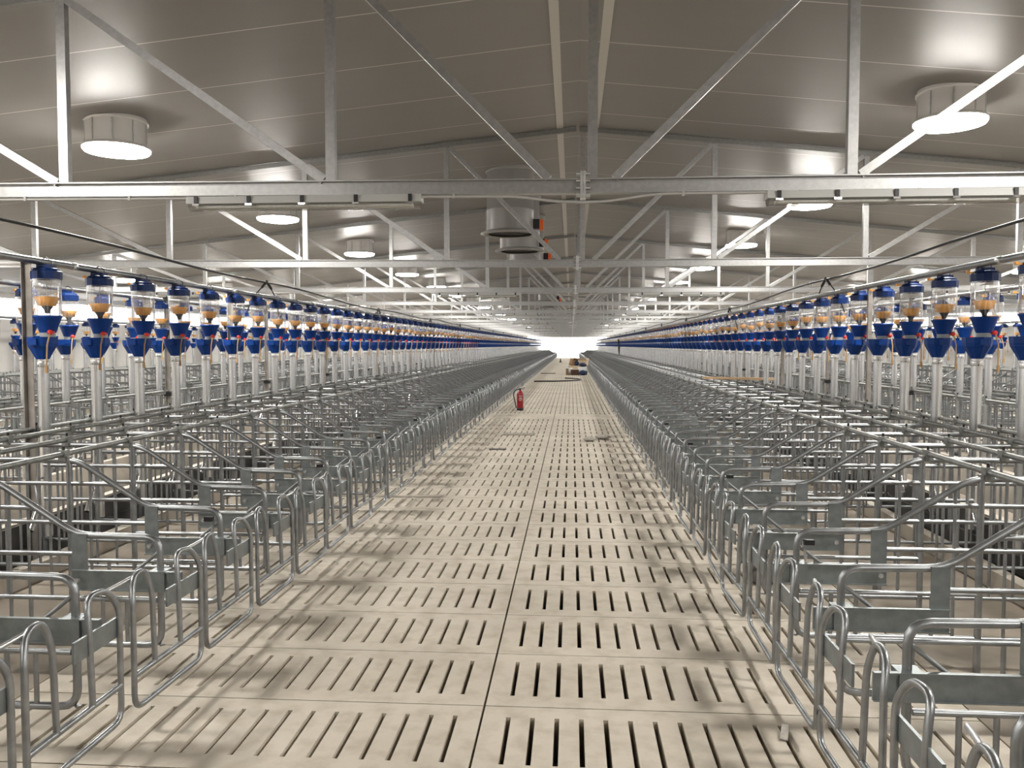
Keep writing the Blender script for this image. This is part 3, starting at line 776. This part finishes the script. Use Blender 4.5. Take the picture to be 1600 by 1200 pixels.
def lump(name, loc, sz, m, seed, label, cat):
    random.seed(seed); a = MB(); n, k = 12, 8; vs = []
    for i in range(k + 1):
        for j in range(n):
            th = PI * i / k; ph = 2 * PI * j / n; r = 1 + random.uniform(-.14, .14)
            vs.append((sz[0] / 2 * r * math.sin(th) * math.cos(ph), sz[1] / 2 * r * math.sin(th) * math.sin(ph), max(0, sz[2] / 2 - sz[2] / 2 * r * math.cos(th))))
    a.add(vs, [(i * n + j, i * n + (j + 1) % n, (i + 1) * n + (j + 1) % n, (i + 1) * n + j) for i in range(k) for j in range(n)], m, True)
    return tag(a.build(name, None, loc), label, cat)
lump('film_bundle', (.60, 44.55, .45), (.42, .34, .20), 'navy', 3, 'crumpled navy film on the white carton in the heap', 'plastic film')
lump('film_bundle', (.28, 45.22, .476), (.30, .34, .26), 'navy', 4, 'dark navy film bundle between the upper cartons of the heap', 'plastic film')
lump('film_bundle', (.62, 44.12, 0), (.50, .30, .26), 'navy', 5, 'navy film bundle on the floor before the white carton', 'plastic film')
lump('crumpled_bag', (.30, 13.85, 0), (.21, .22, .075), 'rag', 11, 'left one of two crumpled grey bags lying in the aisle', 'bag')
lump('crumpled_bag', (.53, 14.15, 0), (.27, .22, .08), 'rag', 12, 'right one of two crumpled grey bags lying in the aisle', 'bag')
lump('crumpled_bag', (1.28, 5.62, 0), (.26, .22, .15), 'lumpm', 13, 'dark grey bag on the slats just behind the right gates near the camera', 'bag')
random.seed(99)
a = MB(); a.lathe([(.001, 0), (.17, 0), (.17, .02), (.10, .03), (.03, .36), (.001, .37)], n=16, m='black')
tag(a.build('small_cone', None, (-1.0, 76.5, 0)), 'small dark cone standing in the aisle before the bright doorway', 'cone')
a = MB(); a.tube(rounded([(-1.62, 36.0, .03), (-.6, 36.1, .03), (.30, 37.2, .03), (.48, 38.0, .03), (.25, 38.9, .03), (-.30, 39.6, .03)], .5, 5), .03, 8, 'black')
tag(a.build('dropped_hose'), 'black hose lying in a hook shape across the aisle', 'hose')
a = MB(); a.box(-.42, .42, -.05, .05, 0, .035, 'black'); tag(a.build('dark_batten', None, (-1.30, 46.5, 0)), 'dark batten lying across the left side of the aisle beyond the black hose', 'batten')
a = MB(); a.box(-.13, .13, -.02, .02, 0, .02, 'lumpm'); o = a.build('floor_strip', None, (-1.12, 12.6, 0)); tag(o, 'short dark strip lying on the slats left of the aisle seam', 'strip')
e = empty('grate_cover', (-.93, 14.8, 0))
a = MB(); a.box(-.28, .28, -.17, .17, 0, .012, 'solid'); a.build('plate', e)
for i in range(9):
    a = MB(); a.box(-.25 + i * .06, -.225 + i * .06, -.14, .14, .012, .02, 'rag'); a.build('rib', e)
tag(e, 'small ribbed grey cover plate lying on the slats left of the seam', 'cover plate')
a = MB(); a.bar((2.22, 14.2, 1.047), (3.30, 13.75, 1.047), .10, .035, 'wood'); tag(a.build('timber_plank'), 'pale timber plank lying across the rails of the right stalls', 'plank')
a = MB(); a.tube([(2.93, 52.6, 1.95), (3.08, 53.0, .12)], .05, 8, 'black'); tag(a.build('leaning_pipe'), 'black pipe leaning against the far right feeder line', 'pipe')
a = MB(); a.bar((0, -.04, 0.006), (.03, .05, .028), .03, .006, 'rag'); tag(a.build('debris_chip', None, (.86, 3.4, .0)), 'small pale concrete chip by a slot near the right gates', 'debris')
